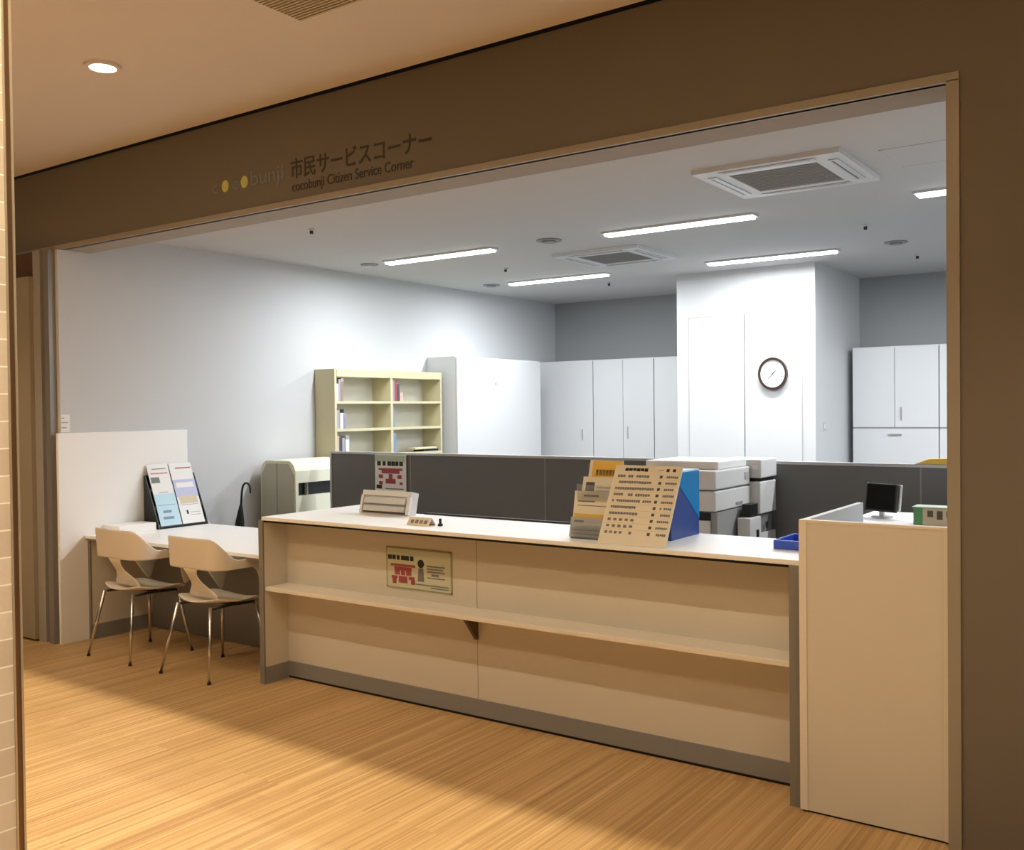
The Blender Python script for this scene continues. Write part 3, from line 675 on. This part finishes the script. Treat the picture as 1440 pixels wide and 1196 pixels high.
def cabinet(label, x0, x1, y0, y1, z1, doors, face='y', split=None, handles=True, grp='white steel storage cabinets'):
    """face 'y': front faces -Y at y0; face 'x': front faces +X at x1"""
    t = thing('storage_cabinet', label, 'cabinet', ((x0+x1)/2, (y0+y1)/2, 0), grp)
    g = .0022
    if face == 'y': B(x0, y0+.02, 0, x1, y1, z1).build('body', M['cabinet'], t); a, b = x0, x1
    else: B(x0, y0, 0, x1-.02, y1, z1).build('body', M['cabinet'], t); a, b = y0, y1
    zs = [(.06, z1-.012)] if split is None else [(.06, split-.004), (split+.012, z1-.012)]
    for (za, zb) in zs:
        low = split is not None and zb < split
        nn = 1 if low else doors
        for i in range(nn):
            p, q = a+(b-a)*i/nn+g, a+(b-a)*(i+1)/nn-g
            d = (B(p, y0, za, q, y0+.018, zb) if face == 'y' else B(x1-.018, p, za, x1, q, zb)).build('drawer_front' if low else 'door', M['cabinet'], t, bevel=.002)
            if handles:
                if low: B((p+q)/2-.06, y0-.012, zb-.06, (p+q)/2+.06, y0, zb-.045).build('handle', M['steel'], d)
                elif nn == 1 and face == 'y': B(q-.14, y0-.012, 1.20, q-.13, y0, 1.32).build('handle', M['steel'], d)
                elif face == 'y' and i == 1: B(p+.05, y0-.012, (1.22 if split is None else split+.08), p+.06, y0, (1.35 if split is None else split+.20)).build('handle', M['steel'], d)
    if split is not None and face == 'y': B(x0+.004, y0+.004, split-.004, x1-.004, y0+.02, split+.012).build('mid_rail', M['seam'], t)
    return t
t = cabinet('tall white cabinet standing against the left wall beside the bookcase', -6.245, -5.872, 7.425, 8.90, 2.075, 1, 'x', handles=False)
B(-5.871, 8.05, 1.80, -5.868, 8.08, 1.83).build('lock', M['softink'], t)
cabinet('white back wall cabinet in the far left corner', -6.20, -5.475, 9.35, 9.79, 2.09, 1)
cabinet('white double door cabinet in the middle of the back row', -5.470, -4.725, 9.35, 9.79, 2.09, 2)
cabinet('white cabinet of the back row touching the clock closet', -4.720, -4.015, 9.35, 9.79, 2.09, 2, handles=False)
cabinet('white cabinet with long lower drawer right of the clock closet', -2.645, -1.885, 9.35, 9.79, 2.095, 2, split=1.335)
cabinet('white cabinet partly hidden by the right jamb, at the far right', -1.880, -1.12, 9.35, 9.79, 2.095, 2, split=1.335)

# ------------------------------------------------------------------ clock and switch plate
ck = thing('wall_clock', 'round wall clock with a dark brown rim on the white closet', 'clock', (-3.071, 8.424, 1.70))
MB().ring((-3.071, 8.385, 1.842), .114, .131, .038, 'y', 48, 1.1).build('rim', M['clockrim'], ck)
MB().cyl((-3.071, 8.398, 1.842), .112, .020, 'y', 40, .123).build('face', M['clockface'], ck)
mb = MB()
for k in range(12):
    a = math.pi/6*k; x, z = -3.071+.090*math.sin(a), 1.842+.098*math.cos(a); mb.cyl((x, 8.3965, z), .005, .002, 'y', 8)
mb.build('hour_marks', M['greyink'], ck)
def hand(ang, ln, wd, nm):
    T = Matrix.Translation((-3.071, 8.394, 1.842)) @ Matrix.Rotation(ang, 4, 'Y'); MB().box(-wd, 0, -.012, wd, .002, ln).xf(T).build(nm, M['b_blue'], ck)
hand(math.radians(45), .045, .004, 'hour_hand'); hand(math.radians(222), .065, .003, 'minute_hand')
sw = thing('light_switch', 'small white switch plate on the side of the clock closet', 'switch', (-2.697, 8.66, 1.34))
B(-2.70, 8.625, 1.33, -2.693, 8.70, 1.41).build('plate', M['ptrim'], sw); B(-2.693, 8.65, 1.35, -2.689, 8.675, 1.39).build('rocker', M['paper'], sw)

# ------------------------------------------------------------------ ceiling equipment
LN = {(-4.975, 6.07): 'LED strip light nearest the left wall in the front row', (-2.885, 6.07): 'LED strip light in the middle of the front row',
      (-.79, 6.07): 'LED strip light cut by the right jamb', (1.3, 6.07): 'LED strip light of the front row hidden right of the jamb',
      (-4.975, 7.85): 'LED strip light of the back row near the left wall', (-2.885, 7.85): 'LED strip light right in front of the clock closet',
      (-.79, 7.85): 'LED strip light of the back row hidden by the right jamb', (1.3, 7.85): 'LED strip light of the back row at the far right'}
for (x, y) in STRIPS:
    if x > 0 or (x > -1 and y > 7): continue
    t = thing('ceiling_light', LN[(x, y)], 'light', (x, y, 2.80), 'office LED strip lights')
    B(x-.56, y-.055, 2.785, x+.56, y+.055, 2.80).build('housing', M['cabinet'], t)
    B(x-.545, y-.040, 2.770, x+.545, y+.040, 2.785).build('diffuser', M['led'], t, bevel=.006)
def cassette(cx, cy, label):
    t = thing('air_conditioner', label, 'air conditioner', (cx, cy, 2.80), 'ceiling cassette air conditioners')
    a, b = .385, .37
    mb = MB(); gi = .235
    mb.prism([(cx-a, cy-b), (cx+a, cy-b), (cx+a, cy-gi), (cx-a, cy-gi)], 'z', 2.775, 2.80); mb.prism([(cx-a, cy+gi), (cx+a, cy+gi), (cx+a, cy+b), (cx-a, cy+b)], 'z', 2.775, 2.80)
    mb.prism([(cx-a, cy-gi), (cx-gi, cy-gi), (cx-gi, cy+gi), (cx-a, cy+gi)], 'z', 2.775, 2.80); mb.prism([(cx+gi, cy-gi), (cx+a, cy-gi), (cx+a, cy+gi), (cx+gi, cy+gi)], 'z', 2.775, 2.80)
    mb.build('frame', M['cabinet'], t)
    B(cx-gi, cy-gi, 2.780, cx+gi, cy+gi, 2.79).build('intake_grille', M['grille'], t)
    mb = MB()
    for k in range(14): mb.box(cx-gi+.01, cy-gi+.012+k*.033, 2.777, cx+gi-.01, cy-gi+.020+k*.033, 2.780)
    mb.build('grille_slats', M['vent'], t)
    for (x0, y0, x1, y1) in ((cx-.25, cy-.335, cx+.25, cy-.285), (cx-.25, cy+.285, cx+.25, cy+.335), (cx-.345, cy-.25, cx-.295, cy+.25), (cx+.295, cy-.25, cx+.345, cy+.25)):
        f = B(x0, y0, 2.770, x1, y1, 2.776).build('air_flap', M['ptrim'], t)
        if x1-x0 < y1-y0:
            B(x0+.012, y0+.02, 2.7690, x0+.020, y1-.02, 2.7705).build('flap_gap', M['black'], f)
        else: B(x0+.02, y0+.012, 2.7690, x1-.02, y0+.018, 2.7705).build('flap_gap', M['seam'], f)
cassette(-1.79, 5.13, 'large white ceiling cassette air conditioner nearest the opening')
cassette(-3.87, 7.0, 'ceiling cassette air conditioner farther back, between the strip lights')
def disc(name, x, y, r, label, cat, m_='vent', h=.02, grp=None):
    t = thing(name, label, cat, (x, y, 2.80), grp)
    MB().cyl((x, y, 2.80-h*.4), r, h*.4, 'z', 28).build('flange', M['cabinet' if name != 'ceiling_diffuser' else 'vent'], t)
    MB().cyl((x, y, 2.80-h), r*.55, h*.6, 'z', 20).build('core', M[m_], t)
disc('ceiling_diffuser', -3.91, 6.06, .095, 'grey round ceiling diffuser in front of the farther air conditioner', 'vent', grp='round ceiling diffusers')
disc('ceiling_diffuser', -1.875, 7.80, .085, 'grey round ceiling diffuser to the right of the clock closet light', 'vent', grp='round ceiling diffusers')
disc('ceiling_diffuser', -5.77, 7.87, .085, 'grey round ceiling diffuser left of the back row strip light', 'vent', grp='round ceiling diffusers')
disc('ceiling_diffuser', -5.76, 6.10, .075, 'pale round ceiling diffuser left of the front row strip light', 'vent', 'ptrim', grp='round ceiling diffusers')
for x, y, l in ((-1.863, 6.917, 'tiny ceiling sprinkler in line with the near air conditioner'), (-1.887, 8.558, 'tiny ceiling sprinkler deepest at the right'), (-4.943, 4.668, 'tiny ceiling sprinkler close to the beam at the left'), (-4.98, 7.007, 'tiny ceiling sprinkler between the two left strip lights'), (-4.75, 8.45, 'tiny ceiling sprinkler near the back left corner')):
    disc('sprinkler', x, y, .022, l, 'sprinkler', 'black', .035, 'ceiling sprinklers')
ha = thing('ceiling_hatch', 'faint square access hatch in the ceiling beside the near air conditioner', 'hatch', (-1.05, 5.2, 2.80))
mb = MB(); x0, x1, y0, y1 = -1.27, -.85, 4.95, 5.37
for q in ((x0, y0, x1, y0+.008), (x0, y1-.008, x1, y1), (x0, y0, x0+.008, y1), (x1-.008, y0, x1, y1)): mb.box(q[0], q[1], 2.797, q[2], q[3], 2.80)
mb.build('frame', M['ptrim'], ha); B(x0+.008, y0+.008, 2.7985, x1-.008, y1-.008, 2.80).build('lid', M['office_ceil'], ha)
# corridor downlight and grille
dl = thing('downlight', 'round warm recessed downlight in the corridor ceiling', 'light', (-4.28, 2.71, 3.22))
MB().ring((-4.28, 2.71, 3.205), .062, .085, .015, 'z', 36).build('trim_ring', M['corr_ceil'], dl)
MB().cyl((-4.28, 2.71, 3.208), .062, .010, 'z', 30).build('lamp', M['lampe'], dl)
gv = thing('ceiling_grille', 'brown square air grille in the corridor ceiling', 'grille', (-2.75, 2.55, 3.22))
B(-3.11, 2.19, 3.212, -2.40, 2.895, 3.22).build('back_plate', M['grilleb'], gv)
mb = MB()
for k in range(36): mb.box(-3.10, 2.20+.0193*k, 3.206, -2.41, 2.208+.0193*k, 3.212)
mb.build('slats', M['tan'], gv)
